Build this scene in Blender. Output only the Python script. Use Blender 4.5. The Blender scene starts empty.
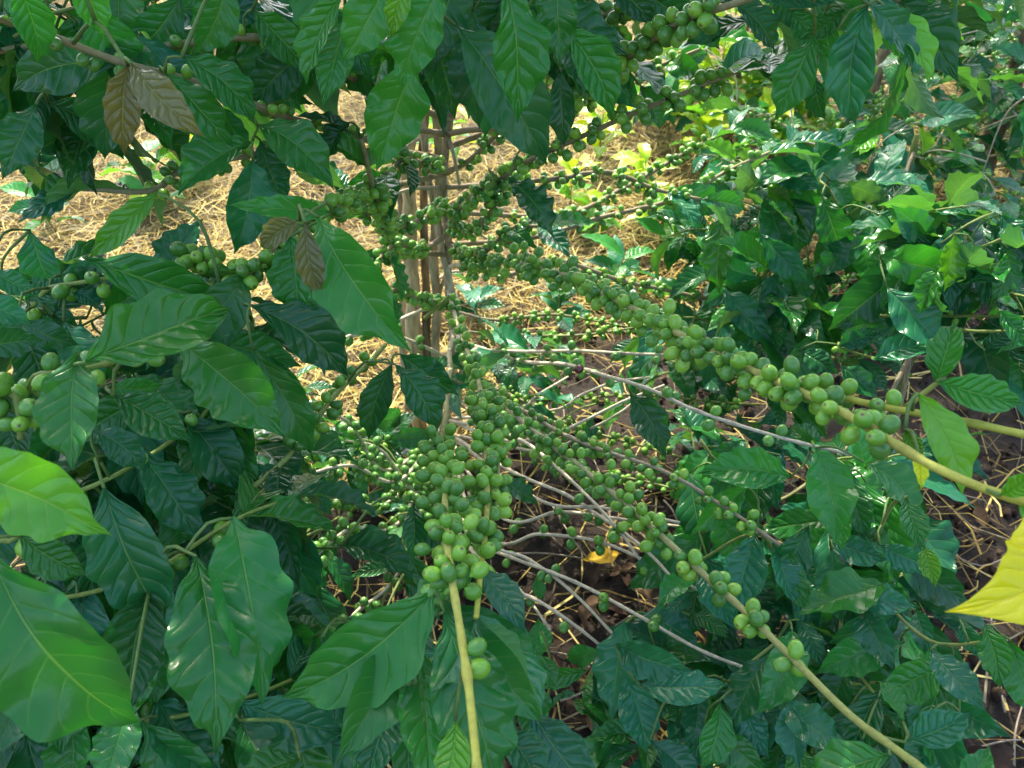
import bpy, math, random
import numpy as np
from mathutils import Vector, noise

random.seed(7)
rng = np.random.default_rng(7)
sc = bpy.context.scene
COL = sc.collection
W, H, F = 1024, 768, 770.0
CAM = np.array([0.0, 0.0, 1.05])
PITCH = math.radians(38)
cp, sp = math.cos(PITCH), math.sin(PITCH)
RX = np.array([1.0, 0, 0]); UPV = np.array([0, sp, cp]); FWD = np.array([0, cp, -sp])


def ray(px, py):
    d = RX * (px - W / 2) / F + UPV * (H / 2 - py) / F + FWD
    return d / np.linalg.norm(d)


def P(px, py, d):
    return CAM + ray(px, py) * d


def G(px, py, z=0.0):
    r = ray(px, py)
    return CAM + r * ((z - CAM[2]) / r[2])


def proj(p):
    q = p - CAM
    z = max(1e-4, float(q @ FWD))
    return W / 2 + F * float(q @ RX) / z, H / 2 - F * float(q @ UPV) / z, z


def nrm(v):
    return v / (np.linalg.norm(v) + 1e-12)


# ------------------------------------------------------------------ materials
def newmat(name):
    m = bpy.data.materials.new(name); m.use_nodes = True
    nt = m.node_tree; nt.nodes.clear()
    out = nt.nodes.new('ShaderNodeOutputMaterial')
    return m, nt, out


def N(nt, typ, ins=None, **kw):
    n = nt.nodes.new(typ)
    for k, v in kw.items():
        setattr(n, k, v)
    for k, v in (ins or {}).items():
        if isinstance(v, bpy.types.NodeSocket):
            nt.links.new(v, n.inputs[k])
        else:
            n.inputs[k].default_value = v
    return n


def M(nt, op, a, b=None, c=None):
    ins = {0: a}
    if b is not None: ins[1] = b
    if c is not None: ins[2] = c
    return N(nt, 'ShaderNodeMath', ins, operation=op).outputs[0]


def sstep(nt, v, a, b):
    return N(nt, 'ShaderNodeMapRange', {0: v, 1: a, 2: b, 3: 0.0, 4: 1.0}, interpolation_type='SMOOTHSTEP').outputs[0]


def mixc(nt, f, a, b, bt='MIX'):
    n = nt.nodes.new('ShaderNodeMix'); n.data_type = 'RGBA'; n.blend_type = bt
    for s, v in ((n.inputs[0], f), (n.inputs[6], a), (n.inputs[7], b)):
        if isinstance(v, bpy.types.NodeSocket): nt.links.new(v, s)
        else: s.default_value = v
    return n.outputs[2]


def leaf_material():
    m, nt, out = newmat('coffee_leaf')
    uv = N(nt, 'ShaderNodeUVMap')
    s = N(nt, 'ShaderNodeSeparateXYZ', {0: uv.outputs[0]})
    ax = M(nt, 'ABSOLUTE', M(nt, 'SUBTRACT', s.outputs[0], 0.5))          # 0 at midrib, .5 at margin
    geo = N(nt, 'ShaderNodeNewGeometry')
    nz = N(nt, 'ShaderNodeTexNoise', {'Vector': geo.outputs['Position'], 'Scale': 40.0, 'Detail': 3.0})
    wob = M(nt, 'MULTIPLY', M(nt, 'SUBTRACT', nz.outputs[0], 0.5), 0.05)
    curve = M(nt, 'MULTIPLY', M(nt, 'POWER', ax, 1.25), 0.42)
    ph = M(nt, 'MULTIPLY', M(nt, 'ADD', M(nt, 'SUBTRACT', s.outputs[1], curve), wob), 8.6 * math.pi)
    bulge = M(nt, 'ABSOLUTE', M(nt, 'SINE', ph))
    away = sstep(nt, ax, 0.0, 0.09)
    edge = M(nt, 'SUBTRACT', 1.0, sstep(nt, ax, 0.38, 0.5))
    quilt = M(nt, 'MULTIPLY', M(nt, 'POWER', bulge, 0.6), M(nt, 'MULTIPLY', away, M(nt, 'ADD', M(nt, 'MULTIPLY', edge, 0.8), 0.2)))
    vein = M(nt, 'MULTIPLY', M(nt, 'SUBTRACT', 1.0, sstep(nt, bulge, 0.0, 0.22)), edge)
    midw = M(nt, 'SUBTRACT', 0.024, M(nt, 'MULTIPLY', s.outputs[1], 0.010))
    mid = M(nt, 'SUBTRACT', 1.0, sstep(nt, ax, M(nt, 'MULTIPLY', midw, 0.35), midw))
    att = N(nt, 'ShaderNodeAttribute', attribute_name='col'); col = att.outputs['Color']; qs = att.outputs['Alpha']
    nz2 = N(nt, 'ShaderNodeTexNoise', {'Vector': geo.outputs['Position'], 'Scale': 22.0, 'Detail': 4.0, 'Roughness': 0.6})
    blot = sstep(nt, nz2.outputs[0], 0.35, 0.7)
    c1 = mixc(nt, M(nt, 'MULTIPLY', blot, 0.35), col, mixc(nt, 1.0, col, (1.5, 1.25, 0.9, 1), 'MULTIPLY'))
    pale = mixc(nt, 0.55, mixc(nt, 1.0, col, (2.3, 1.9, 1.6, 1), 'MULTIPLY'), (0.16, 0.26, 0.06, 1))
    c2 = mixc(nt, M(nt, 'MULTIPLY', vein, 0.30), c1, pale)
    c3 = mixc(nt, M(nt, 'MULTIPLY', mid, 0.75), c2, pale)
    # brown blemishes
    vor = N(nt, 'ShaderNodeTexNoise', {'Vector': geo.outputs['Position'], 'Scale': 60.0, 'Detail': 5.0, 'Roughness': .7})
    spot = sstep(nt, vor.outputs[0], 0.72, 0.77)
    c3 = mixc(nt, M(nt, 'MULTIPLY', spot, 0.8), c3, (0.10, 0.055, 0.02, 1))
    back = mixc(nt, 0.35, mixc(nt, 1.0, c3, (1.35, 1.35, 1.5, 1), 'MULTIPLY'), (0.14, 0.22, 0.10, 1))
    cf = mixc(nt, geo.outputs['Backfacing'], c3, back)
    fine = N(nt, 'ShaderNodeTexNoise', {'Vector': geo.outputs['Position'], 'Scale': 300.0, 'Detail': 2.0})
    h = M(nt, 'ADD', M(nt, 'MULTIPLY', quilt, qs), M(nt, 'MULTIPLY', fine.outputs[0], 0.05))
    h = M(nt, 'ADD', h, M(nt, 'MULTIPLY', nz.outputs[0], 0.9))
    h = M(nt, 'SUBTRACT', h, M(nt, 'MULTIPLY', mid, 0.5))
    bump = N(nt, 'ShaderNodeBump', {'Strength': 0.8, 'Distance': 0.0017, 'Height': h})
    rgh = M(nt, 'ADD', 0.11, M(nt, 'MULTIPLY', nz2.outputs[0], 0.22))
    rgh = M(nt, 'ADD', rgh, M(nt, 'MULTIPLY', geo.outputs['Backfacing'], 0.2))
    b = N(nt, 'ShaderNodeBsdfPrincipled', {'Base Color': cf, 'Roughness': rgh, 'Normal': bump.outputs[0]})
    b.inputs['Specular IOR Level'].default_value = 0.42
    tr = N(nt, 'ShaderNodeBsdfTranslucent', {'Color': mixc(nt, 1.0, cf, (2.3, 2.3, 0.6, 1), 'MULTIPLY')})
    mx = N(nt, 'ShaderNodeMixShader', {0: 0.20, 1: b.outputs[0], 2: tr.outputs[0]})
    nt.links.new(mx.outputs[0], out.inputs[0])
    return m


def attr_material(name, rough, bump_scale, bump_d, mult=0.4, spec=0.5, stretch=None, sss=0.0):
    m, nt, out = newmat(name)
    col = N(nt, 'ShaderNodeAttribute', attribute_name='col').outputs['Color']
    geo = N(nt, 'ShaderNodeNewGeometry')
    pos = geo.outputs['Position']
    if stretch:
        pos = N(nt, 'ShaderNodeVectorMath', {0: pos, 1: stretch}, operation='MULTIPLY').outputs[0]
    nz = N(nt, 'ShaderNodeTexNoise', {'Vector': pos, 'Scale': bump_scale, 'Detail': 5.0, 'Roughness': 0.65})
    c = mixc(nt, M(nt, 'MULTIPLY', sstep(nt, nz.outputs[0], 0.35, 0.7), mult), col, mixc(nt, 1.0, col, (0.45, 0.42, 0.4, 1), 'MULTIPLY'))
    bp = N(nt, 'ShaderNodeBump', {'Strength': 0.8, 'Distance': bump_d, 'Height': nz.outputs[0]})
    b = N(nt, 'ShaderNodeBsdfPrincipled', {'Base Color': c, 'Roughness': rough, 'Normal': bp.outputs[0]})
    b.inputs['Specular IOR Level'].default_value = spec
    if sss:
        b.inputs['Subsurface Weight'].default_value = sss
        b.inputs['Subsurface Radius'].default_value = (0.003, 0.004, 0.001)
        b.inputs['Subsurface Scale'].default_value = 1.0
    nt.links.new(b.outputs[0], out.inputs[0])
    return m


MAT_LEAF = leaf_material()
MAT_BARK = attr_material('bark', 0.85, 110.0, 0.007, 0.95, 0.25, (1, 1, 0.22))
MAT_TWIG = attr_material('twig_bark', 0.65, 180.0, 0.0008, 0.45, 0.4)
MAT_CHERRY = attr_material('cherry_skin', 0.26, 260.0, 0.0002, 0.15, 0.55)
MAT_STRAW = attr_material('dry_straw', 0.7, 400.0, 0.0003, 0.3, 0.3)
MAT_DEAD = attr_material('dead_leaf', 0.8, 60.0, 0.002, 0.6, 0.2)


# ------------------------------------------------------------------ mesh batches
class Batch:
    def __init__(s):
        s.v, s.f, s.c, s.uv, s.n = [], [], [], [], 0

    def add(s, v, f, c, uv=None):
        v = np.asarray(v, float); f = np.asarray(f, int)
        s.v.append(v); s.f.append(f + s.n)
        c = np.asarray(c, float)
        s.c.append(np.tile(c, (len(v), 1)) if c.ndim == 1 else c)
        s.uv.append(np.zeros((len(v), 2)) if uv is None else uv)
        s.n += len(v)

    def mesh(s, name, mat, origin=(0, 0, 0)):
        v = np.concatenate(s.v) - np.asarray(origin, float)
        f = np.concatenate(s.f); c = np.concatenate(s.c); uv = np.concatenate(s.uv)
        me = bpy.data.meshes.new(name)
        me.vertices.add(len(v)); me.vertices.foreach_set('co', v.astype(np.float32).ravel())
        me.loops.add(f.size); me.loops.foreach_set('vertex_index', f.astype(np.int32).ravel())
        me.polygons.add(len(f))
        me.polygons.foreach_set('loop_start', np.arange(0, f.size, 4, dtype=np.int32))
        me.polygons.foreach_set('loop_total', np.full(len(f), 4, np.int32))
        me.update(calc_edges=True)
        a = me.attributes.new('col', 'FLOAT_COLOR', 'POINT')
        cc = np.ones((len(v), 4), np.float32); cc[:, :c.shape[1]] = c
        a.data.foreach_set('color', cc.ravel())
        u = me.uv_layers.new(name='UVMap')
        u.data.foreach_set('uv', uv[f.ravel()].astype(np.float32).ravel())
        me.polygons.foreach_set('use_smooth', np.ones(len(f), bool))
        me.materials.append(mat)
        me.update()
        return me


def link(name, data, parent=None, loc=(0, 0, 0)):
    o = bpy.data.objects.new(name, data); COL.objects.link(o)
    o.location = loc
    if parent: o.parent = parent
    return o


def tag(o, label, cat, group=None, kind=None):
    if label: o['label'] = label
    if cat: o['category'] = cat
    if group: o['group'] = group
    if kind: o['kind'] = kind
    return o


# ------------------------------------------------------------------ leaf shape
UU = [0, .03, .08, .16, .28, .42, .55, .68, .78, .85, .90, .95, 1]
WW = [.02, .08, .21, .47, .80, .99, .97, .76, .50, .29, .16, .065, .0]


def leaf_geo(B, T, width, n, col, nu=26, nv=8, bend=0.5, fold=0.25, wave=0.06, side=0.0, twist=0.0, waves=5.5):
    """one leaf from base point B to tip T, face normal about n, real width, colour"""
    L = np.linalg.norm(T - B)
    u = np.linspace(0, 1, nu + 1)
    ang = bend * (u - 0.35) * 1.6
    dy, dz = np.cos(ang), -np.sin(ang)
    y = np.concatenate([[0], np.cumsum((dy[1:] + dy[:-1]) / 2)]) / nu
    z = np.concatenate([[0], np.cumsum((dz[1:] + dz[:-1]) / 2)]) / nu
    x = side * np.sin(math.pi * u)
    pts = np.stack([x, y, z], 1)
    ch = pts[-1]; l = np.linalg.norm(ch)
    a = math.atan2(ch[2], ch[1]); ca, sa = math.cos(-a), math.sin(-a)
    y2 = pts[:, 1] * ca - pts[:, 2] * sa; z2 = pts[:, 1] * sa + pts[:, 2] * ca
    pts = np.stack([pts[:, 0], y2, z2], 1) / l * L
    tang = np.gradient(pts, axis=0); tang /= np.linalg.norm(tang, axis=1)[:, None] + 1e-9
    f = np.interp(u, UU, WW) * width / 2
    v = np.linspace(-1, 1, nv + 1)
    ph1, ph2 = random.uniform(0, 6.28), random.uniform(0, 6.28)
    verts = np.zeros((nu + 1, nv + 1, 3)); uvs = np.zeros((nu + 1, nv + 1, 2))
    X = np.array([1.0, 0, 0])
    asym = random.uniform(-.09, .09)
    lf, lp, la = random.uniform(.8, 2.0), random.uniform(0, 6.28), random.uniform(.03, .105) * width
    for i in range(nu + 1):
        t = tang[i]; s = nrm(X - t * (X @ t)); nn = np.cross(s, t)
        tw = twist * (u[i] - 0.3); s, nn = s * math.cos(tw) + nn * math.sin(tw), nn * math.cos(tw) - s * math.sin(tw)
        wv = np.where(v < 0, np.sin(waves * 2 * math.pi * u[i] + ph1) , np.sin(waves * 2 * math.pi * u[i] * 1.07 + ph2))
        off = f[i] * (fold * np.abs(v) ** 1.3) + wave * width * v * v * wv * min(1, f[i] / (width * .15 + 1e-9))
        off = off + la * np.sin(lf * 6.283 * u[i] + lp + v * 1.4) * (0.3 + np.abs(v)) * math.sin(math.pi * min(1, u[i] + .1))
        lat = f[i] * v * (1 + asym * np.sign(v)) * (1 + 0.034 * wv * np.abs(v))
        verts[i] = pts[i] + np.outer(lat, s) + np.outer(off, nn)
        uvs[i, :, 0] = (v + 1) / 2; uvs[i, :, 1] = u[i]
    yd = nrm(T - B); n = nrm(n - yd * (n @ yd)); xd = np.cross(yd, n)
    R = np.stack([xd, yd, n], 0)
    V = verts.reshape(-1, 3) @ R + B
    idx = np.arange((nu + 1) * (nv + 1)).reshape(nu + 1, nv + 1)
    q = np.stack([idx[:-1, :-1], idx[:-1, 1:], idx[1:, 1:], idx[1:, :-1]], -1).reshape(-1, 4)
    return V, q, np.asarray(col, float), uvs.reshape(-1, 2)


TONES = {  # reflectance of leaf kinds: mature, medium, fresh, bluish (sky sheen put into the colour), yellow, bronze flush, sunny young
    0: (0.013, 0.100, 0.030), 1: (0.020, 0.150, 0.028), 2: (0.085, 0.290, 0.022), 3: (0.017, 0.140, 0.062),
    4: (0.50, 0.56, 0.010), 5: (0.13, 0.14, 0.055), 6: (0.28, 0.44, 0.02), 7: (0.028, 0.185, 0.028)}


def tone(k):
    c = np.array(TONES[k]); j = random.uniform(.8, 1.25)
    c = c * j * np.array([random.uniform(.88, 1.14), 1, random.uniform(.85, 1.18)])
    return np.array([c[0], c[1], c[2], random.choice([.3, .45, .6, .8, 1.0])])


# ------------------------------------------------------------------ tubes
def spline(pts, step):
    pts = [np.asarray(p, float) for p in pts]
    if len(pts) == 2: pts = [pts[0], (pts[0] + pts[1]) / 2, pts[1]]
    ext = [2 * pts[0] - pts[1]] + pts + [2 * pts[-1] - pts[-2]]
    out = []
    for i in range(1, len(ext) - 2):
        p0, p1, p2, p3 = ext[i - 1:i + 3]
        k = max(2, int(np.linalg.norm(p2 - p1) / step))
        for j in range(k):
            t = j / k
            out.append(0.5 * (2 * p1 + (p2 - p0) * t + (2 * p0 - 5 * p1 + 4 * p2 - p3) * t * t + (3 * p1 - p0 - 3 * p2 + p3) * t ** 3))
    out.append(pts[-1])
    return np.array(out)


def tube(B, path, r0, r1, c0, c1, sides=8, node=0.0, nodegap=0.035, jit=0.0):
    n = len(path)
    t = np.gradient(path, axis=0); t /= np.linalg.norm(t, axis=1)[:, None] + 1e-9
    s = np.concatenate([[0], np.cumsum(np.linalg.norm(np.diff(path, axis=0), axis=1))])
    k = s / (s[-1] + 1e-9)
    r = r0 + (r1 - r0) * k
    if node:
        ph = (s / nodegap + random.random()) % 1.0
        r = r * (1 + node * np.exp(-((ph - 0.5) / 0.09) ** 2))
    if jit: r = r * (1 + jit * rng.normal(size=n))
    up = np.array([0, 0, 1.0]) if abs(t[0][2]) < .9 else np.array([1.0, 0, 0])
    V = []
    a = nrm(np.cross(t[0], up))
    for i in range(n):
        a = nrm(a - t[i] * (a @ t[i])); b = np.cross(t[i], a)
        th = np.arange(sides) * 2 * math.pi / sides
        V.append(path[i] + r[i] * (np.outer(np.cos(th), a) + np.outer(np.sin(th), b)))
    V = np.concatenate(V + [path[:1], path[-1:]])
    c = np.outer(1 - k, c0) + np.outer(k, c1)
    if node: c = c * (1 - .38 * np.exp(-((ph - 0.5) / 0.05) ** 2))[:, None]
    C = np.concatenate([np.repeat(c, sides, axis=0), c[:1], c[-1:]])
    idx = np.arange(n * sides).reshape(n, sides); nx = np.roll(idx, -1, axis=1)
    q = np.stack([idx[:-1], nx[:-1], nx[1:], idx[1:]], -1).reshape(-1, 4)
    e0, e1 = n * sides, n * sides + 1
    caps = [[idx[0, i], e0, idx[0, (i + 1) % sides], idx[0, (i + 1) % sides]] for i in range(0)]
    # close the far end with quads (pairs of sides)
    for i in range(0, sides, 2):
        caps.append([idx[-1, i], idx[-1, (i + 1) % sides], idx[-1, (i + 2) % sides], e1])
        caps.append([idx[0, (i + 2) % sides], idx[0, (i + 1) % sides], idx[0, i], e0])
    B.add(V, np.concatenate([q, np.array(caps)]), C)


# ------------------------------------------------------------------ cherries
def cherry_geo(seg=14, rings=9, col=(0.12, 0.28, 0.05), brown=True):
    V, C = [], []
    for i in range(rings + 1):
        th = math.pi * i / rings
        for j in range(seg):
            a = 2 * math.pi * j / seg
            r = math.sin(th) * (1 + .035 * math.sin(2 * a)) + (1e-3 if i in (0, rings) else 0)
            z = math.cos(th) * 1.16
            if i == 0: z -= 0.16
            elif i == 1: z += .03
            if i == rings: z -= .35
            V.append((r * math.cos(a), r * math.sin(a), z))
            c = np.array(col)
            if brown and i == 0: c = np.array((0.05, 0.035, 0.02))
            elif brown and i == 1: c = np.array(col) * .7 + np.array((.10, .07, .03))
            elif brown and i == 2: c = np.array(col) * 1.25
            elif i >= rings - 1: c = c * 1.2
            C.append(c)
    idx = np.arange((rings + 1) * seg).reshape(rings + 1, seg); nx = np.roll(idx, -1, axis=1)
    q = np.stack([idx[:-1], idx[1:], nx[1:], nx[:-1]], -1).reshape(-1, 4)
    return np.array(V), q, np.array(C)


CHER = [(0.15, 0.35, 0.04), (0.20, 0.42, 0.045), (0.10, 0.28, 0.045), (0.22, 0.46, 0.06), (0.14, 0.34, 0.06), (0.085, 0.24, 0.04), (0.28, 0.50, 0.06)]
CHER = [(c[0] * .80, c[1] * .90, c[2] * .75) for c in CHER]
CGEO = [cherry_geo(20, 12, c) for c in CHER]
CLOW = [cherry_geo(10, 6, c) for c in CHER]
CRED = cherry_geo(20, 12, (0.10, 0.012, 0.02))


def rot_to(z):
    z = nrm(z); a = np.array([1.0, 0, 0]) if abs(z[0]) < .8 else np.array([0, 1.0, 0])
    x = nrm(np.cross(a, z)); y = np.cross(z, x)
    return np.stack([x, y, z], 0)


# ------------------------------------------------------------------ the shrub
WOOD = (0.30, 0.235, 0.15); PALE = (0.55, 0.48, 0.34); GREENW = (0.20, 0.27, 0.06); YEL = (0.42, 0.44, 0.06); DARKW = (0.17, 0.125, 0.08)


class Shrub:
    def __init__(s, base, name='coffee_shrub'):
        s.base = np.asarray(base, float); s.name = name
        s.br, s.leaf, s.ch, s.stems = [], [], [], []
        s.ap, s.ai = [], []

    def anchor(s, pts, i):
        for p in pts: s.ap.append(p); s.ai.append(i)

    def stem(s, pts, r0, r1, c0=WOOD, c1=WOOD, node=0.12, gap=0.06):
        path = spline(pts, 0.02)
        o3 = random.uniform(0, 50); path = path + np.array([[.012 * noise.noise(Vector((o3, j * .16, 0))), .012 * noise.noise(Vector((o3, 5, j * .16))), 0] for j in range(len(path))])
        b = Batch(); tube(b, path, r0, r1, c0, c1, 14, node, gap, 0.06)
        s.stems.append(b)
        s.stem_path = path
        return path

    def branch(s, pts, r0=0.004, r1=0.002, c0=WOOD, c1=GREENW, node=0.35, gap=0.035, anc=True):
        path = spline(pts, 0.010)
        w = rng.normal(size=3); path = path + 0.002 * np.sin(np.arange(len(path)) / 3.5)[:, None] * nrm(w)
        b = Batch(); tube(b, path, r0, r1, c0, c1, 8, node, gap)
        i = len(s.br); s.br.append(b)
        if anc: s.anchor(path[::2], i)
        s.last = path
        return i, path

    def nearest(s, p):
        A = np.array(s.ap); d = np.linalg.norm(A - p, axis=1); k = int(d.argmin())
        return A[k], s.ai[k], d[k]

    def attach(s, B, away, maxd=0.6, r=0.0011, col=(0.12, 0.22, 0.05), near=None):
        """tie a leaf base or sprig base to the nearest branch with a petiole or side twig"""
        q, i, d = s.nearest(B)
        if near is not None: i = near
        if d > 0.012 and d < maxd:
            mid = (q + B) / 2 + nrm(away) * (-0.15 * d) + np.array([0, 0, 0.08 * d])
            path = spline([q, mid, B], 0.012)
            rr = r * (1 + min(1.2, d * 5))
            tube(s.br[i], path, rr, r, np.array(col) * .9, col, 6, 0.25, 0.03)
            if d > 0.03: s.anchor(path[1:-1], i)
            s.anchor([B], i)
        elif d <= 0.012:
            tube(s.br[i], spline([q, B], 0.01), r, r, col, col, 6)
        return i

    def L(s, bx, by, tx, ty, w, d, tn, roll=None, dd=None, **kw):
        """leaf seen with its base at pixel (bx, by), its tip at (tx, ty), at distance d"""
        B = P(bx, by, d)
        Lp = math.hypot(tx - bx, ty - by) / F * d
        dd = random.uniform(-.25, .3) if dd is None else dd
        T = P(tx, ty, d + dd * Lp)
        roll = math.radians(random.uniform(-28, 28) if roll is None else roll)
        t = nrm(T - B); tc = nrm(nrm(CAM - (B + T) / 2) + np.array([0, 0, .25])); n = nrm(tc - t * (tc @ t))
        n = n * math.cos(roll) + np.cross(t, n) * math.sin(roll)
        wr = w / F * d * 0.97 / max(.7, math.cos(roll))
        wr = min(wr, 0.50 * np.linalg.norm(T - B))
        a = dict(bend=random.uniform(.15, .75), nu=40, nv=10, fold=random.uniform(.12, .6), wave=random.uniform(.045, .09), twist=random.uniform(-.8, .8), side=random.uniform(-.07, .07), waves=random.uniform(3.6, 5.6))
        a.update(kw)
        g = leaf_geo(B, T, wr, n, tone(tn), **a)
        i = s.attach(B, T - B)
        s.leaf.append((g, i, 1e3 + np.linalg.norm(T - B) / d, B))

    def W(s, B, dirv, length, tn, i, wr=0.40, up=0.7, lod=(12, 4)):
        """leaf in world space; broken up by its size in view"""
        dirv = nrm(dirv)
        T = B + dirv * length
        n = nrm(np.array([0, 0, up]) + rng.normal(size=3) * .35)
        size = length / max(.2, np.linalg.norm(B - CAM))
        nu, nv = (26, 8) if size > .06 else lod
        g = leaf_geo(B, T, length * wr * random.uniform(.85, 1.15), n, tone(tn), nu=nu, nv=nv, bend=random.uniform(.2, 1.0), fold=random.uniform(.1, .6), wave=random.uniform(.03, .07), twist=random.uniform(-.9, .9))
        x, y, z = proj((B + T) / 2)
        inside = (-20 < x < W + 20 and -20 < y < H + 20 and z > .1)
        s.leaf.append((g, i, size if inside else size * 1e-3, B))

    def sprig(s, P0, dirv, length, leafL, tones, pairs=3, tip=True, ch=0.0, csize=0.010, droop=.5, acol=GREENW):
        dirv = nrm(dirv); P1 = P0 + dirv * length + np.array([0, 0, -length * .15])
        i = s.attach(P0, dirv, col=acol)
        path = spline([P0, (P0 + P1) / 2 + np.array([0, 0, length * .08]), P1], 0.012)
        tube(s.br[i], path, 0.0019, 0.0012, acol, GREENW, 6, 0.4, length / max(1, pairs))
        s.anchor(path, i)
        rot = random.uniform(0, 3.14)
        for k in range(pairs + (1 if tip else 0)):
            f = min(1.0, (k + .6) / pairs); p = path[int(f * (len(path) - 1))]
            t = nrm(P1 - P0); a = nrm(np.cross(t, [0, 0, 1.0]) + 1e-6); b = np.cross(a, t)
            an = rot * .25 + (k % 2) * 0.5
            for sg in (-1, 1):
                if random.random() < .1: continue
                sd = (a * math.cos(an) + b * math.sin(an)) * sg
                dv = sd * random.uniform(.6, 1) + t * random.uniform(.35, .9) + np.array([0, 0, -droop * random.uniform(.2, 1)])
                tl = random.choice(tones)
                q = p + nrm(dv) * 0.006
                s.W(q, dv, leafL * random.uniform(.7, 1.12) * (.7 if k >= pairs else 1), tl, i)
        if ch > 0: s.cherries(i, path, 0, .8, csize, per=ch, gap=.03)
        return i

    def cherries(s, i, path, f0, f1, size, per=7, gap=0.03, spread=1.0, layers=1, ragged=0.25, cset=None):
        sl = np.concatenate([[0], np.cumsum(np.linalg.norm(np.diff(path, axis=0), axis=1))])
        tot = sl[-1]; x = f0 * tot; placed = []
        while x < f1 * tot:
            p = np.array([np.interp(x, sl, path[:, k]) for k in range(3)])
            p2 = np.array([np.interp(min(tot, x + .005), sl, path[:, k]) for k in range(3)]); p1 = np.array([np.interp(max(0, x - .005), sl, path[:, k]) for k in range(3)])
            t = nrm(p2 - p1); R = rot_to(t)
            cnt = int(per * random.uniform(1 - ragged, 1 + ragged) + .5)
            for c in range(cnt):
                for tr in range(14):
                    a = random.uniform(0, 6.283); sz = size * random.uniform(.84, 1.1)
                    rad = (0.003 + sz * .52) if random.random() > .4 * layers - .4 + 0.0 * tr else (0.003 + sz * random.uniform(1.1, 1.6))
                    rad *= spread if tr < 8 else spread * 1.35
                    if layers == 1: rad = (0.003 + sz * .5) * (1 if tr < 7 else 1.3)
                    d = R[0] * math.cos(a) + R[1] * math.sin(a)
                    q = p + d * rad + t * random.uniform(-.6, .6) * size + np.array([0, 0, -.12 * size])
                    if all(np.linalg.norm(q - pp) > .43 * (sz + ps) for pp, ps in placed[-60:]): break
                else: continue
                placed.append((q, sz))
                dist = max(.2, np.linalg.norm(q - CAM)); X, Y, Z = proj(q)
                ins = (-10 < X < W + 10 and -10 < Y < H + 10)
                s.ch.append((q, sz / 2, nrm(d + t * random.uniform(-.5, .5)), random.choice(cset) if cset else random.randrange(len(CHER)), i, sz / dist if ins else 0))
            x += gap * random.uniform(.7, 1.3)

    def tip(s, i, path, ll=.09, tones=(0, 1, 3), n=2):
        t = nrm(path[-1] - path[-4]); a = nrm(np.cross(t, [0, 0, 1.0])); e = path[-1]
        for k in range(n):
            for sg in (-1, 1):
                q = path[max(0, len(path) - 1 - k * 4)]
                s.W(q - t * .002, a * sg * random.uniform(.4, .8) + t * random.uniform(.6, 1) + [0, 0, -.3], ll * random.uniform(.7, 1.1), random.choice(tones), i)

    def build(s, label, cat='shrub', group=None, nl=100, nc=100, crown_label=None):
        root = link(s.name, None, None, s.base); tag(root, label, cat, group)
        for b in s.stems: link('stem', b.mesh('stem', MAT_BARK, s.base), root)
        bo = [link('branch', b.mesh('branch', MAT_TWIG, s.base), root) for b in s.br]
        ls = sorted(s.leaf, key=lambda a: -a[2]); big, rest = ls[:nl], ls[nl:]
        big_ok = [l for l in big if l[2] > 0.012]; rest = [l for l in big if l[2] <= 0.012] + rest
        for g, i, _, B in big_ok:
            b = Batch(); b.add(*g); link('leaf', b.mesh('leaf', MAT_LEAF, B), bo[i], B - s.base)
        if rest:
            b = Batch()
            for g, *_ in rest: b.add(*g)
            tag(link('leaves', b.mesh('leaves', MAT_LEAF, s.base), root), crown_label, None, None, 'stuff')
        cs = sorted(s.ch, key=lambda a: -a[5]); big, rest = cs[:nc], cs[nc:]
        rest = [c for c in big if c[5] < .006] + rest; big = [c for c in big if c[5] >= .006]
        cache = {}
        for q, r, ax, k, i, _ in big:
            if k not in cache:
                b = Batch(); g = CRED if k == 'red' else CGEO[k]; b.add(g[0], g[1], g[2]); cache[k] = b.mesh('cherry', MAT_CHERRY)
            o = link('cherry', cache[k], bo[i], q - s.base); o.scale = (r * .95, r * .95, r)
            o.rotation_euler = Vector(ax).to_track_quat('Z', 'Y').to_euler()
            if k == 'red': o['label'] = 'dark red ripe cherry'
        if rest:
            b = Batch()
            for q, r, ax, k, i, sz in rest:
                g = (CGEO if sz > .011 else CLOW)[0 if k == 'red' else k]
                b.add((g[0] * r) @ rot_to(ax) + q, g[1], g[2])
            tag(link('cherries', b.mesh('cherries', MAT_CHERRY, s.base), root), None, None, None, 'stuff')
        return root


def PP(*a): return [P(*p) for p in a]


# ================================================================== MAIN SHRUB
TB = G(424, 436)
S = Shrub(TB)
trunk = [TB + [0, 0, -.03], P(418, 380, 1.47), P(413, 300, 1.38), P(411, 200, 1.30), P(408, 110, 1.24), P(412, 20, 1.2), P(420, -90, 1.22)]
S.stem(trunk, 0.0150, 0.0105, (0.58, 0.45, 0.27), (0.64, 0.52, 0.32), 0.10, 0.07)
t2 = S.stem([TB + [.03, .01, -.03], P(440, 380, 1.46), P(437, 300, 1.37), P(434, 210, 1.29), P(437, 110, 1.22), P(445, 0, 1.17), P(450, -100, 1.2)], 0.0085, 0.0065, (0.46, 0.38, 0.25), (0.30, 0.27, 0.15), 0.22, 0.05)
t3 = S.stem([TB + [.045, .0, -.02], P(452, 370, 1.42), P(449, 290, 1.33), P(446, 200, 1.24), P(450, 120, 1.17), P(462, 20, 1.12), P(470, -60, 1.15)], 0.0072, 0.0055, PALE, WOOD, 0.25, 0.045)
S.stem([TB + [-.03, .03, -.02], P(404, 350, 1.45), P(399, 250, 1.37), P(402, 150, 1.29), P(396, 60, 1.22), P(385, 0, 1.2)], .007, 0.0055, PALE, WOOD, .2, .045)
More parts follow.
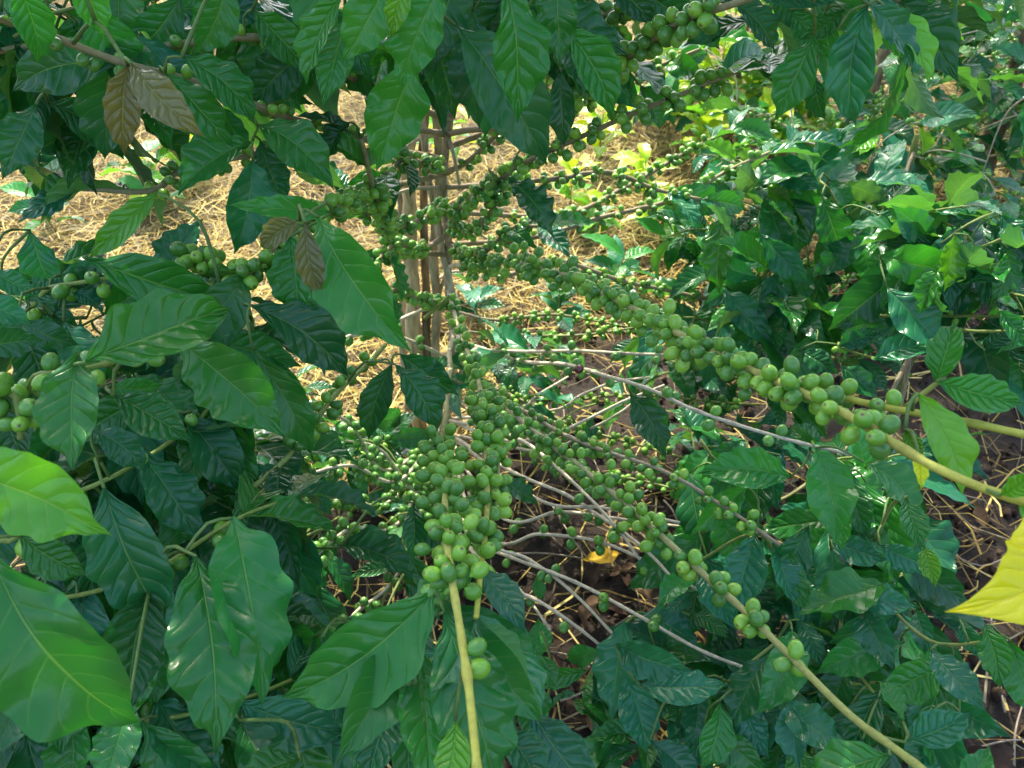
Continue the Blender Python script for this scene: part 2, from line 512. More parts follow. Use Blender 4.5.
S.stem([TB + [.06, .02, -.02], P(462, 370, 1.40), P(455, 300, 1.33), P(440, 230, 1.27), P(424, 150, 1.2), P(418, 60, 1.15)], .006, 0.005, PALE, PALE, .25, .04)
S.stem([TB + [.035, .03, -.02], P(428, 350, 1.43), P(423, 250, 1.35), P(424, 150, 1.27), P(432, 60, 1.2)], 0.008, 0.006, DARKW, WOOD, .2, .05)
for st_pts in (trunk,):
    pass


def fx(path, v, ax=0):
    """share of a branch's length at which it reaches an image column or row"""
    sl = np.concatenate([[0], np.cumsum(np.linalg.norm(np.diff(path, axis=0), axis=1))])
    k = min(range(len(path)), key=lambda i: abs(proj(path[i])[ax] - v))
    return sl[k] / sl[-1]


def tp(y, k=0):  # a point on a stem near image row y
    pth = (t3, t2)[k]
    return min(pth, key=lambda p: abs(proj(p)[1] - y))


# hero branch with the fat cherry clusters to the right
i, p = S.branch([tp(262), P(500, 262, 1.08), P(545, 268, .95), P(592, 288, .84), P(640, 312, .74), P(700, 345, .64), P(760, 374, .56), P(815, 398, .52), P(870, 428, .49), P(925, 462, .47), P(985, 489, .46), P(1060, 512, .46)], .0040, .0023, PALE, YEL, .30, .026)
S.cherries(i, p, fx(p, 470), fx(p, 600), .0122, 8, .027, .9, 1.2, .5)
S.cherries(i, p, fx(p, 600), fx(p, 720), .0120, 8, .031, .9, 1.2, .5)
S.cherries(i, p, fx(p, 720), fx(p, 838), .0110, 8, .028, .9, 1.2, .4)
S.cherries(i, p, fx(p, 850), fx(p, 880), .0114, 4, .02, 1.0, 1, .4)
HERO = i
# its companion, ending in the fresh leaves
i, p = S.branch([P(800, 384, .56), P(860, 402, .55), P(910, 412, .55), P(975, 424, .55), P(1050, 440, .56)], .0022, .0024, YEL, YEL, .3, .03)
S.cherries(i, p, fx(p, 812), fx(p, 900), .0112, 5, .024)
i, p = S.branch([P(900, 412, .56), P(925, 394, .56), P(945, 380, .56)], .002, .0015, YEL, GREENW)
# hero 2 : to the lower right corner
i, p = S.branch([tp(318), P(478, 380, 1.15), P(520, 420, 1.02), P(575, 463, .93), P(628, 506, .86), P(690, 562, .78), P(740, 607, .73), P(795, 661, .68), P(850, 715, .64), P(900, 752, .62), P(960, 800, .6)], .0045, .0026, PALE, (0.30, .34, .07), .3, .034)
S.cherries(i, p, fx(p, 490), fx(p, 670), .0120, 7, .030, 1, 1.3, .5)
for f, n in ((690, 8), (722, 5), (757, 10), (790, 3)):
    S.cherries(i, p, fx(p, f), fx(p, f) + .012, .0132, n, .05)
# parallel mate of it
i, p = S.branch([P(508, 401, 1.12), P(575, 440, 1.0), P(662, 470, .9), P(720, 505, .88), P(780, 545, .88)], .003, .0018, PALE, WOOD)
S.cherries(i, p, .15, .95, .011, 6, .032)
# centre branches towards the camera, densely fruited
i, p = S.branch([tp(290), P(460, 332, 1.18), P(474, 366, 1.0), P(484, 412, .82), P(486, 460, .70), P(487, 512, .62), P(479, 588, .54), P(476, 620, .52)], .0034, .0019, PALE, YEL, .3, .03)
S.tip(i, p, .07)
S.cherries(i, p, fx(p, 398, 1), fx(p, 560, 1), .0112, 6, .034, .9, 1.1, .5)
S.cherries(i, p, .05, fx(p, 380, 1), .0118, 4, .04)
i, p = S.branch([P(478, 405, .84), P(495, 430, .76), P(500, 470, .70), P(497, 510, .66)], .002, .0014, PALE, GREENW)
S.cherries(i, p, .0, 1, .0110, 5, .028)
i, p = S.branch([tp(330), P(448, 380, 1.02), P(443, 440, .76), P(445, 500, .60), P(451, 560, .53), P(458, 625, .49), P(466, 690, .46), P(477, 780, .44)], .0036, .0023, PALE, YEL, .6, .028)
S.cherries(i, p, fx(p, 440, 1), fx(p, 582, 1), .0112, 9, .033, .9, 1.2, .4)
CB = i
S.cherries(i, p, fx(p, 655, 1), fx(p, 657, 1) + .001, .0125, 2, .08)
# bare pale branches
for pts, c in (
    ([tp(352), P(542, 351, 1.25), P(600, 352, 1.15), P(660, 354, 1.1), P(700, 358, 1.05)], 2),
    ([tp(345), P(520, 360, 1.3), P(575, 366, 1.1), P(612, 378, 1.0), P(655, 392, .95), P(700, 411, .92), P(790, 441, .9), P(850, 455, .9)], 1.5),
    ([tp(400), P(512, 411, 1.3), P(540, 392, 1.28), P(568, 376, 1.3)], 0),
    ([tp(420), P(549, 412, 1.3), P(580, 395, 1.28), P(612, 382, 1.3), P(650, 378, 1.3)], 0),
    ([tp(430), P(540, 450, 1.3), P(590, 430, 1.28), P(620, 412, 1.25), P(640, 395, 1.25)], 0),
    ([tp(430), P(500, 515, 1.2), P(560, 512, 1.12), P(625, 519, 1.05), P(700, 530, 1.05)], 1.5),
    ([tp(430), P(490, 535, 1.2), P(540, 533, 1.12), P(600, 543, 1.05), P(665, 570, 1.0), P(700, 590, .98)], 2),
    ([tp(440), P(470, 540, 1.2), P(500, 553, 1.12), P(575, 582, 1.03), P(632, 612, .98), P(700, 650, .95), P(745, 668, .95)], 2),
    ([P(450, 520, 1.25), P(495, 577, 1.1), P(542, 602, 1.04), P(575, 625, 1.02), P(605, 650, 1.02)], 1),
    ([P(455, 500, 1.2), P(489, 579, 1.05), P(505, 620, 1.02), P(515, 650, 1.0)], 0),
    ([tp(430), P(520, 475, 1.15), P(575, 500, 1.08), P(640, 545, 1.0), P(690, 600, .98)], 0),
    ([tp(430), P(530, 495, 1.15), P(600, 508, 1.05), P(680, 522, 1.0)], 0),
    ([tp(420), P(510, 435, 1.2), P(560, 470, 1.1), P(610, 520, 1.02), P(640, 560, 1.0)], 2),
    ([tp(420), P(505, 440, 1.25), P(560, 432, 1.2), P(620, 402, 1.2), P(665, 385, 1.2)], 0),
    ([tp(440), P(480, 530, 1.15), P(530, 560, 1.08), P(580, 600, 1.03), P(620, 640, 1.0)], 0),
    ([tp(440), P(475, 545, 1.15), P(520, 590, 1.08), P(550, 630, 1.04)], 0),
    ([tp(300), P(342, 338, 1.2), P(250, 330, 1.1), P(180, 325, 1.0)], 2),
    ([tp(360), P(380, 330, 1.25), P(330, 345, 1.15), P(280, 360, 1.1)], 2),
    ([tp(420), P(400, 480, 1.2), P(350, 465, 1.1), P(300, 475, 1.05), P(240, 478, 1.0)], 5),
    ([tp(430), P(400, 520, 1.2), P(350, 530, 1.1), P(310, 560, 1.02), P(270, 600, .98)], 6),
    ([tp(425), P(390, 470, 1.25), P(355, 430, 1.12), P(330, 415, 1.05), P(300, 420, 1.0)], 4),
    ([tp(440), P(405, 560, 1.15), P(350, 620, 1.05), P(310, 690, .98), P(290, 740, .95)], 5),
    ([tp(430), P(390, 500, 1.3), P(340, 500, 1.2), P(280, 520, 1.1)], 5),
    ([tp(430), P(420, 490, 1.3), P(380, 450, 1.2), P(345, 440, 1.15)], 3),
):
    i, p = S.branch(pts, .0034, .0018, (0.66, .59, .43), (0.56, .51, .36), .3, .04)
    if c >= 3: S.tip(i, p, .085)
    if c: S.cherries(i, p, .25, .95, .0134, c * .8 if c > 2 else c + .3, .07 if c < 3 else .038, cset=(0, 2, 5, 5, 4))
q = P(579, 369, .98)
S.ch.append((q, .0065, nrm(CAM - q), 'red', i, 9.0))
# green shoot at the left of centre
i, p = S.branch([P(425, 318, 1.25), P(450, 296, 1.2)], .003, .003, GREENW, GREENW)
i, p = S.branch([P(385, 345, .95), P(341, 390, .82), P(293, 450, .74), P(245, 492, .7)], .0026, .0022, GREENW, (0.3, .4, .1), .3, .04); S.tip(i, p, .06)
S.cherries(i, p, .2, .8, .0115, 3, .035)
# low fruiting branches behind the trunk to the right
for pts, c in (
    ([tp(310), P(500, 320, 1.4), P(560, 315, 1.45), P(640, 330, 1.5), P(720, 345, 1.5)], 5),
    ([tp(330), P(510, 335, 1.45), P(580, 335, 1.4), P(650, 325, 1.4)], 4),
    ([tp(380), P(500, 390, 1.4), P(560, 420, 1.35), P(620, 440, 1.3), P(690, 460, 1.25)], 5),
    ([tp(370), P(540, 400, 1.45), P(620, 395, 1.4), P(700, 400, 1.35), P(760, 405, 1.3)], 4),
    ([tp(400), P(560, 470, 1.3), P(640, 480, 1.2), P(720, 500, 1.15)], 5),
):
    i, p = S.branch(pts, .003, .0016, WOOD, GREENW)
    S.cherries(i, p, .2, .95, .0105, c, .03)
# upper branches
for pts, c, sz, r in (
    ([tp(235), P(465, 203, 1.12), P(515, 170, 1.03), P(545, 153, .98), P(625, 117, .92), P(675, 97, .9), P(720, 78, .9), P(760, 62, .9)], 6, .0125, (.15, .95)),
    ([tp(140), P(540, 120, 1.0), P(590, 80, .9), P(640, 48, .8), P(680, 24, .75), P(740, 2, .72), P(800, -25, .7)], 7, .0130, (.35, .9)),
    ([tp(190), P(549, 180, 1.15), P(609, 172, 1.15), P(659, 190, 1.15), P(700, 200, 1.15)], 6, .0105, (.2, .95)),
    ([tp(250), P(530, 238, 1.2), P(600, 218, 1.2), P(675, 199, 1.2), P(730, 170, 1.25), P(790, 144, 1.3)], 3, .0105, (.15, .9)),
    ([tp(240), P(480, 255, 1.15), P(510, 230, 1.12), P(540, 225, 1.1)], 7, .0115, (.2, 1)),
    ([tp(250), P(500, 275, 1.25), P(560, 262, 1.25), P(640, 285, 1.3), P(720, 300, 1.35), P(800, 298, 1.35), P(845, 310, 1.35)], 6, .0105, (.15, .95)),
    ([tp(260), P(400, 250, 1.2), P(385, 215, 1.0), P(372, 180, .9), P(360, 140, .85)], 8, .0125, (.25, .9)),
    ([tp(230), P(420, 250, 1.2), P(395, 245, 1.1), P(370, 270, 1.05)], 6, .0115, (.3, 1)),
    ([tp(160), P(400, 150, 1.05), P(323, 127, .9), P(267, 110, .8), P(200, 85, .75), P(123, 62, .72), P(40, 30, .7), P(-60, 0, .7)], 1.6, .0095, (.35, .95)),
    ([tp(120), P(380, 90, 1.0), P(300, 50, .85), P(235, 38, .8), P(150, 45, .82), P(60, 45, .85), P(-40, 60, .9)], 2, .0100, (.35, .9)),
    ([tp(130), P(370, 130, 1.1), P(280, 150, .95), P(190, 165, .9), P(150, 192, .88), P(80, 190, .9)], 3, .0110, (.3, .9)),
    ([tp(170), P(380, 190, 1.0), P(330, 208, .8), P(290, 230, .74), P(245, 275, .7), P(200, 300, .72)], 4.5, .0125, (.45, .95)),
    ([tp(60), P(440, 20, .9), P(420, -20, .75), P(390, -50, .68)], 0, 0, (0, 1)),
    ([tp(60), P(480, 0, .9), P(520, -30, .75), P(570, -50, .7)], 0, 0, (0, 1)),
    ([tp(100), P(560, 40, 1.0), P(640, 0, .85), P(720, -30, .8), P(850, -20, .78), P(900, 0, .78)], 5, .012, (.4, .6)),
    ([tp(180), P(470, 160, 1.15), P(500, 130, 1.1), P(540, 90, 1.05)], 4, .0115, (.3, .9)),
    ([tp(200), P(430, 215, 1.12), P(400, 225, 1.05), P(372, 215, 1.0), P(345, 190, .98)], 6, .0115, (.1, .95)),
    ([tp(220), P(470, 232, 1.15), P(490, 210, 1.1), P(505, 185, 1.06)], 6, .0115, (.2, 1)),
    ([tp(300), P(420, 300, 1.2), P(395, 290, 1.12), P(372, 300, 1.08)], 5, .0115, (.2, 1)),
    ([tp(160), P(430, 165, 1.1), P(405, 160, 1.04), P(385, 175, 1.0)], 5, .0110, (.2, 1)),
    ([tp(210), P(560, 215, 1.3), P(620, 190, 1.35), P(690, 150, 1.45), P(730, 130, 1.5)], 5, .0105, (.2, .95)),
    ([tp(150), P(520, 120, 1.15), P(580, 105, 1.15), P(650, 70, 1.15), P(700, 50, 1.15)], 5, .0110, (.3, .95)),
):
    i, p = S.branch(pts, .0046, .0026, (0.27, .21, .13), (0.28, .26, .12), .3, .035); S.tip(i, p, .09)
    if c: S.cherries(i, p, r[0], r[1], sz, c, .026)
# short stubs at the trunk
for k in range(8):
    y = random.uniform(110, 400); a = tp(y, k % 2); e = a + nrm(rng.normal(size=3) + [0, -.6, .3]) * random.uniform(.05, .13)
    S.branch([a, (a + e) / 2 + [0, 0, .006], e], .0034, .002, WOOD, PALE, .3, .03)

ML = [  # base x, y, tip x, y, width, distance, tone
    (123, 63, 12, 92, 46, .74, 0), (48, 103, 124, 160, 60, .80, 0), (36, 104, 2, 180, 46, .76, 0), (128, 65, 125, 156, 30, .62, 5, 0), (131, 63, 206, 138, 34, .60, 5, 0),
    (165, 72, 234, 148, 38, .71, 1), (182, 57, 256, 127, 52, .69, 1), (228, -25, 194, 54, 66, .72, 1), (15, -20, 37, 64, 38, .68, 7), (72, -35, 104, 40, 38, .66, 7),
    (312, 44, 248, 106, 50, .82, 0), (257, 124, 334, 190, 44, .78, 1), (252, 142, 178, 196, 50, .80, 1), (252, 158, 234, 254, 50, .78, 3), (260, 140, 288, 208, 48, .82, 0),
    (332, 212, 224, 205, 25, .66, 7), (158, 192, 88, 260, 27, .72, 2), (300, 220, 260, 248, 26, .60, 5, 0), (305, 222, 322, 300, 28, .55, 5, 0), (350, 122, 325, 178, 42, .84, 0),
    (60, 30, 0, 60, 50, .9, 0), (120, 20, 150, 80, 50, .95, 0), (150, 0, 110, 50, 46, .9, 1), (0, 10, 40, 100, 50, .95, 0), (175, 20, 150, 90, 46, .95, 0),
    (415, 55, 376, 172, 60, .66, 7), (445, -22, 400, 92, 54, .60, 7), (392, -28, 342, 62, 52, .60, 7), (342, -5, 306, 88, 36, .63, 7), (345, 20, 322, 108, 34, .66, 1), (410, -25, 391, 40, 22, .56, 2),
    (455, 25, 547, 166, 64, .70, 0), (505, -25, 517, 124, 50, .58, 1), (556, -28, 560, 68, 38, .62, 1), (562, 28, 612, 121, 40, .66, 1), (560, 70, 564, 148, 28, .74, 0),
    (430, 20, 455, 120, 50, .8, 0), (475, 10, 480, 130, 45, .78, 0), (508, 178, 553, 238, 36, .90, 0), (318, 217, 412, 352, 66, .58, 7),
    (600, -18, 655, 28, 40, .8, 0), (580, 0, 600, 60, 34, .9, 0), (640, -10, 700, 30, 40, .82, 0), (600, 60, 640, 110, 30, .95, 3),
    (290, 235, 300, 330, 66, .68, 1), (735, 2, 776, 56, 45, .80, 0), (690, 0, 720, 50, 40, .85, 0), (640, 85, 660, 130, 30, 1.0, 0),
    (815, 36, 775, 121, 46, .72, 1), (815, 75, 826, 121, 26, .80, 0), (868, 5, 856, 126, 40, .68, 3), (870, 4, 913, 76, 28, .67, 3), (886, 8, 929, 88, 26, .70, 2), (838, 30, 868, 72, 22, .68, 2),
    (790, 10, 830, 60, 38, .8, 1), (845, 10, 800, 40, 30, .78, 1), (905, -15, 900, 50, 30, .8, 2), (770, -20, 800, 35, 38, .82, 0),
    (394, 364, 438, 433, 46, .80, 0), (392, 364, 369, 441, 32, .82, 0), (400, 354, 460, 396, 34, .84, 0), (630, 392, 666, 459, 37, 1.0, 0),
    # around the centre bottom
    (434, 589, 281, 697, 74, .52, 7), (440, 596, 543, 722, 78, .56, 1), (444, 612, 500, 800, 80, .52, 1), (418, 646, 430, 800, 56, .54, 7), (412, 648, 336, 764, 54, .55, 1),
    (500, 728, 545, 800, 52, .66, 3), (530, 708, 604, 800, 66, .70, 3), (340, 547, 414, 582, 40, .86, 0), (414, 503, 412, 562, 24, .95, 0), (500, 480, 538, 506, 30, 1.1, 0), (395, 690, 365, 790, 50, .62, 0),
    (455, 720, 440, 800, 44, .5, 2), (470, 640, 475, 740, 40, .64, 0), (380, 640, 330, 690, 36, .7, 0), (520, 660, 525, 760, 30, .72, 1),
    # right hand tips
    (936, 384, 955, 321, 30, .56, 7), (937, 381, 1026, 404, 36, .55, 7), (918, 394, 963, 497, 38, .53, 2), (905, 430, 925, 462, 20, .52, 2), (918, 452, 921, 490, 14, .50, 4),
    (1036, 458, 944, 612, 86, .42, 4), (1024, 470, 1050, 540, 30, .46, 2), (1000, 495, 1040, 470, 20, .45, 2),
    (890, 755, 802, 800, 60, .62, 7), (905, 742, 973, 712, 40, .66, 3), (903, 722, 878, 680, 38, .68, 1), (955, 790, 990, 745, 34, .6, 1), (930, 790, 1000, 800, 40, .6, 1),
]
for a in ML:
    kw = {}
    if a[6] == 4 and a[4] > 50: kw = dict(side=-.33, bend=.2, wave=.015, fold=.22, twist=0, roll=8, dd=-.1)
    S.L(*a, **kw)
for k in range(34):
    x, y = (random.uniform(-20, 340), random.uniform(-60, 60)) if k < 22 else (random.uniform(330, 620), random.uniform(-60, 20))
    l = random.uniform(80, 120); a = math.radians(random.gauss(85, 35))
    S.L(x, y, x + l * math.cos(a), y + l * math.sin(a), l * random.uniform(.34, .44), random.uniform(.74, .9), random.choice([0, 1, 1, 3, 0, 7]))
for k in range(12):
    x, y = random.uniform(290, 470), random.uniform(600, 740)
    l = random.uniform(90, 130); a = math.radians(random.gauss(90, 35))
    S.L(x, y, x + l * math.cos(a), y + l * math.sin(a), l * random.uniform(.34, .44), random.uniform(.64, .78), random.choice([0, 1, 1, 3]))
# leafy sprigs at the bottom of the top band and the left gaps
for k in range(34):
    x = random.uniform(-20, 600); y = random.uniform(-40, 110) if x < 240 else random.uniform(-60, 25)
    B = P(x, y, random.uniform(.85, 1.15)); S.sprig(B, rng.normal(size=3) * [1, .6, .3] + [0, -.3, -.2], .07, .115, [0, 0, 1, 3], 2)
for k in range(8):
    B = P(random.uniform(570, 920), random.uniform(-70, -5), random.uniform(.8, 1.0)); S.sprig(B, rng.normal(size=3) * [1, .6, .3] + [0, -.2, -.4], .07, .11, [0, 0, 1], 2)
for k in range(16):
    B = P(random.uniform(250, 430), random.uniform(330, 520), random.uniform(1.25, 1.45)); S.sprig(B, rng.normal(size=3) * [1, .6, .2] + [0, -.3, 0], .08, .10, [0, 3, 0, 1], 2, ch=3, csize=.0115)
for k in range(16):
    B = P(random.uniform(480, 740), random.uniform(300, 440), random.uniform(1.3, 1.5)); S.sprig(B, rng.normal(size=3) * [1, .6, .2] + [0, -.3, 0], .08, .105, [0, 3, 3, 1], 2)
for k in range(9):
    B = P(random.uniform(230, 430), random.uniform(500, 680), random.uniform(1.05, 1.25)); S.sprig(B, rng.normal(size=3) * [1, .6, .2] + [0, -.4, 0], .08, .11, [0, 3, 0, 1], 2)
# the upper crown of the shrub, above the frame, which shades the near leaves
top0 = t2[-1]
C0 = np.array([0.05, .86, 0.0])
for k in range(26):
    a = random.uniform(0, 6.283); z = random.uniform(1.22, 1.95)
    rr = random.uniform(.35, 1.0) * (1.15 - .3 * (z - 1.2))
    e = np.array([C0[0] + math.cos(a) * rr, C0[1] + math.sin(a) * rr * .62, z])
    st = np.array([top0[0] + random.uniform(-.03, .03), top0[1], min(z, top0[2] + .3) - .08])
    i, p = S.branch([st, (st + e) / 2 + [0, 0, .07], e], .005, .002, WOOD, GREENW, .3, .04, anc=False)
    for j in range(4, len(p) - 1, 5):
        t = nrm(p[j + 1] - p[j]); sd = nrm(np.cross(t, [0, 0, 1.0]))
        for sg in (-1, 1):
            for rep in range(random.choice([1, 2, 2])):
                S.W(p[j], sd * sg + t * random.uniform(.2, .8) + rng.normal(size=3) * .3 + [0, 0, -.5], random.uniform(.09, .15), random.choice([0, 1, 3]), i, lod=(8, 4))
S.stem([top0, top0 + [.0, .02, .25], top0 + [.03, .05, .55]], .009, .004, WOOD, GREENW)
S.stem([trunk[-1], trunk[-1] + [-.03, .03, .3], trunk[-1] + [-.08, .05, .65]], .014, .005, WOOD, GREENW)
S.build('tall central coffee shrub with bare tan stems and long branches packed with green cherries', nl=100, nc=100)

# ================================================================== LEFT FOREGROUND SHRUB
SL = Shrub(np.array([-.92, .62, 0.0]))
st = SL.stem([SL.base + [0, 0, -.03], SL.base + [.02, 0, .4], SL.base + [.0, .02, .8], SL.base + [.03, 0, 1.15]], .02, .009, WOOD, GREENW)


def sl(z): return SL.base + np.array([.01, 0, z])


for pts in ([sl(.95), P(-60, 300, .85), P(60, 285, .78), P(160, 275, .74), P(240, 300, .71), P(255, 345, .7)],
            [sl(.85), P(-60, 380, .74), P(40, 374, .66), P(96, 366, .60), P(180, 345, .66), P(240, 335, .72)],
            [sl(.75), P(-60, 520, .72), P(40, 505, .70), P(110, 478, .68), P(190, 425, .70), P(215, 400, .72)],
            [sl(.65), P(-60, 600, .72), P(60, 600, .72), P(150, 570, .70), P(230, 522, .66), P(290, 500, .68)],
            [sl(.55), P(-60, 700, .75), P(60, 700, .74), P(150, 720, .72), P(240, 700, .70), P(290, 680, .72)],
            [P(-60, 600, .72), P(-40, 540, .55), P(-15, 500, .5), P(0, 470, .5)]):
    i, p = SL.branch(pts, .0034, .0015, (0.22, .22, .08), (0.22, .33, .06), .3, .04)
    if len(pts) > 4: SL.tip(i, p, .10)
    if len(pts) > 4: SL.cherries(i, p, .45, .95, .0125, 2.2, .05)
i, p = SL.branch([P(-60, 420, .72), P(-10, 395, .66), P(15, 400, .64), P(20, 440, .64)], .003, .002, GREENW, GREENW)
SL.cherries(i, p, .3, 1, .0135, 5, .025)
i, p = SL.branch([P(190, 255, .76), P(225, 270, .74), P(240, 290, .72)], .003, .002, GREENW, GREENW)
SL.cherries(i, p, .0, 1, .0135, 6, .02)
LL = [
    (86, 362, 233, 308, 66, .56, 7), (84, 258, 232, 306, 46, .70, 1), (178, 340, 286, 439, 62, .62, 7), (250, 305, 348, 377, 52, .66, 0), (262, 262, 330, 320, 60, .72, 1),
    (78, 352, 74, 472, 76, .58, 7), (92, 430, 146, 472, 50, .66, 3), (114, 395, 193, 442, 46, .62, 1), (110, 386, 163, 384, 28, .64, 1), (140, 450, 202, 542, 60, .68, 3),
    (184, 413, 243, 492, 50, .70, 0), (253, 350, 312, 456, 38, .66, 1), (-55, 462, 113, 536, 92, .47, 2), (-25, 350, 44, 340, 45, .66, 0), (-30, 298, 33, 325, 42, .66, 3), (25, 300, 70, 280, 34, .8, 0),
    (70, 290, 105, 315, 38, .78, 3), (60, 275, 120, 285, 30, .8, 3), (-10, 270, 40, 295, 30, .85, 3), (20, 320, 80, 345, 40, .74, 0),
    (-12, 548, 141, 722, 94, .48, 7), (104, 488, 166, 626, 66, .62, 3), (150, 588, 126, 722, 62, .64, 0), (196, 556, 216, 756, 76, .56, 1), (232, 518, 262, 707, 72, .58, 1),
    (62, 650, -12, 765, 62, .68, 0), (130, 700, 98, 800, 60, .60, 1), (276, 690, 240, 758, 46, .72, 0), (20, 535, 90, 575, 46, .62, 1), (60, 600, 20, 680, 56, .66, 0), (165, 560, 150, 650, 50, .74, 0), (190, 700, 160, 790, 60, .72, 0),
    (120, 420, 150, 500, 40, .78, 0), (215, 430, 245, 520, 44, .76, 0), (170, 480, 185, 560, 46, .78, 0), (70, 480, 60, 560, 46, .72, 0), (0, 400, 30, 470, 46, .74, 0), (30, 640, 60, 760, 60, .72, 1), (0, 600, -5, 700, 50, .72, 1), (60, 740, 90, 800, 50, .74, 0),
    (240, 720, 300, 800, 50, .70, 0), (300, 760, 230, 790, 44, .6, 1), (225, 370, 250, 440, 40, .74, 0), (150, 300, 190, 350, 40, .8, 0), (270, 505, 300, 590, 34, .8, 0),
    (30, 230, 60, 300, 30, .9, 3), (0, 640, 50, 730, 50, .8, 0), (110, 640, 190, 700, 50, .76, 0), (215, 620, 300, 640, 40, .85, 0),
]
for a in LL: SL.L(*a)
for k in range(64):
    x, y = random.uniform(-20, 300), random.uniform(370, 740)
    if x > 230 and y < 480: continue
    l = random.uniform(90, 135); a = math.radians(random.gauss(85, 32))
    SL.L(x, y, x + l * math.cos(a), y + l * math.sin(a), l * random.uniform(.34, .44), random.uniform(.70, .84), random.choice([0, 1, 1, 3, 3, 7]))
for k in range(16):
    x, y = random.uniform(-20, 190), random.uniform(265, 350)
    l = random.uniform(70, 100); a = math.radians(random.gauss(60, 50))
    SL.L(x, y, x + l * math.cos(a), y + l * math.sin(a), l * random.uniform(.34, .44), random.uniform(.76, .9), random.choice([0, 1, 3, 3]))
for k in range(44):
    B = P(random.uniform(-30, 250), random.uniform(400, 780), random.uniform(.82, .98)); SL.sprig(B, rng.normal(size=3) * [1, .6, .3] + [.3, -.2, -.1], .07, .125, [0, 0, 1, 3], 2)
for k in range(10):
    B = P(random.uniform(-30, 160), random.uniform(280, 360), random.uniform(.85, .98)); SL.sprig(B, rng.normal(size=3) * [1, .6, .3] + [.3, -.2, -.1], .07, .11, [0, 0, 1, 3], 2)
SL.build('leafy coffee shrub filling the left foreground with large glossy wavy leaves', nl=100, nc=60)


# ================================================================== LOW SHRUB, LOWER RIGHT
def low_shrub(base, hand, brs, fills, label, nl=100, cher=0.0, cs=.011, tones=(0, 1, 3), h=.5, group=None, hang=()):
    s = Shrub(base)
    s.stem([base + [0, 0, -.03], base + [.01, .0, h * .5], base + [0, .01, h]], .011, .005, WOOD, GREENW)
    for pts in brs:
        k = random.uniform(.3, .95)
        i, p = s.branch([base + [0, 0, h * k]] + PP(*pts), .003, .0016, WOOD, GREENW)
        if cher: s.cherries(i, p, .2, .9, cs, cher, .035)
    for a in hand: s.L(*a)
    for (x0, y0, x1, y1, d0, d1, n) in hang:
        for k in range(n):
            x, y = random.uniform(x0, x1), random.uniform(y0, y1); l = random.uniform(68, 98); a = math.radians(random.gauss(75, 45))
            s.L(x, y, x + l * math.cos(a), y + l * math.sin(a), l * random.uniform(.34, .44), random.uniform(d0, d1), random.choice([1, 3, 3, 7, 0]))
    for (x0, y0, x1, y1, d0, d1, n, ll) in fills:
        for k in range(n):
            B = P(random.uniform(x0, x1), random.uniform(y0, y1), random.uniform(d0, d1))
            if B[2] < .05: B[2] = random.uniform(.05, .15)
            s.sprig(B, rng.normal(size=3) * [1, .7, .3] + [0, -.4, .1], .07, ll, tones, random.choice([2, 2, 3]))
    return s.build(label, nl=nl, nc=60, group=group)


RL = [
    (815, 448, 836, 546, 50, .88, 7), (864, 462, 921, 521, 45, .88, 1), (714, 462, 762, 522, 44, .98, 1), (780, 455, 778, 512, 24, 1.0, 3), (836, 503, 842, 552, 34, .92, 7),
    (905, 498, 921, 552, 34, .84, 7), (924, 546, 936, 588, 20, .84, 2), (756, 534, 735, 616, 42, .92, 3), (788, 546, 811, 616, 25, .92, 1), (840, 590, 917, 606, 28, .92, 3), (860, 608, 896, 672, 38, .92, 3),
    (792, 630, 755, 716, 36, .86, 1), (800, 620, 822, 668, 34, .94, 3), (930, 650, 987, 712, 30, .9, 3), (915, 610, 925, 655, 24, .95, 3), (625, 622, 612, 722, 46, .98, 3), (638, 615, 700, 652, 32, .98, 3), (655, 648, 692, 706, 34, 1.0, 3), (630, 624, 650, 700, 30, 1.04, 0),
    (700, 580, 690, 640, 28, 1.02, 0), (700, 680, 690, 750, 36, .95, 3), (740, 690, 770, 760, 38, .92, 3), (720, 700, 700, 770, 36, .9, 1), (790, 700, 800, 770, 36, .9, 3), (650, 740, 700, 790, 40, .95, 3), (690, 615, 730, 640, 26, .98, 1),
    (850, 660, 830, 720, 30, .94, 0), (830, 540, 890, 560, 28, .96, 3), (880, 545, 940, 570, 30, .94, 3), (900, 655, 935, 690, 28, .95, 0), (1010, 640, 1040, 720, 36, .85, 1), (985, 625, 1000, 690, 34, .85, 7), (960, 620, 985, 660, 26, .9, 3), (880, 690, 850, 760, 30, .9, 0),
    (840, 640, 870, 690, 30, .95, 0), (770, 560, 830, 580, 28, .98, 3), (700, 520, 745, 560, 34, 1.0, 0), (740, 440, 700, 480, 30, 1.05, 0), (760, 470, 740, 540, 32, 1.0, 0), (850, 470, 870, 540, 34, .97, 1)]
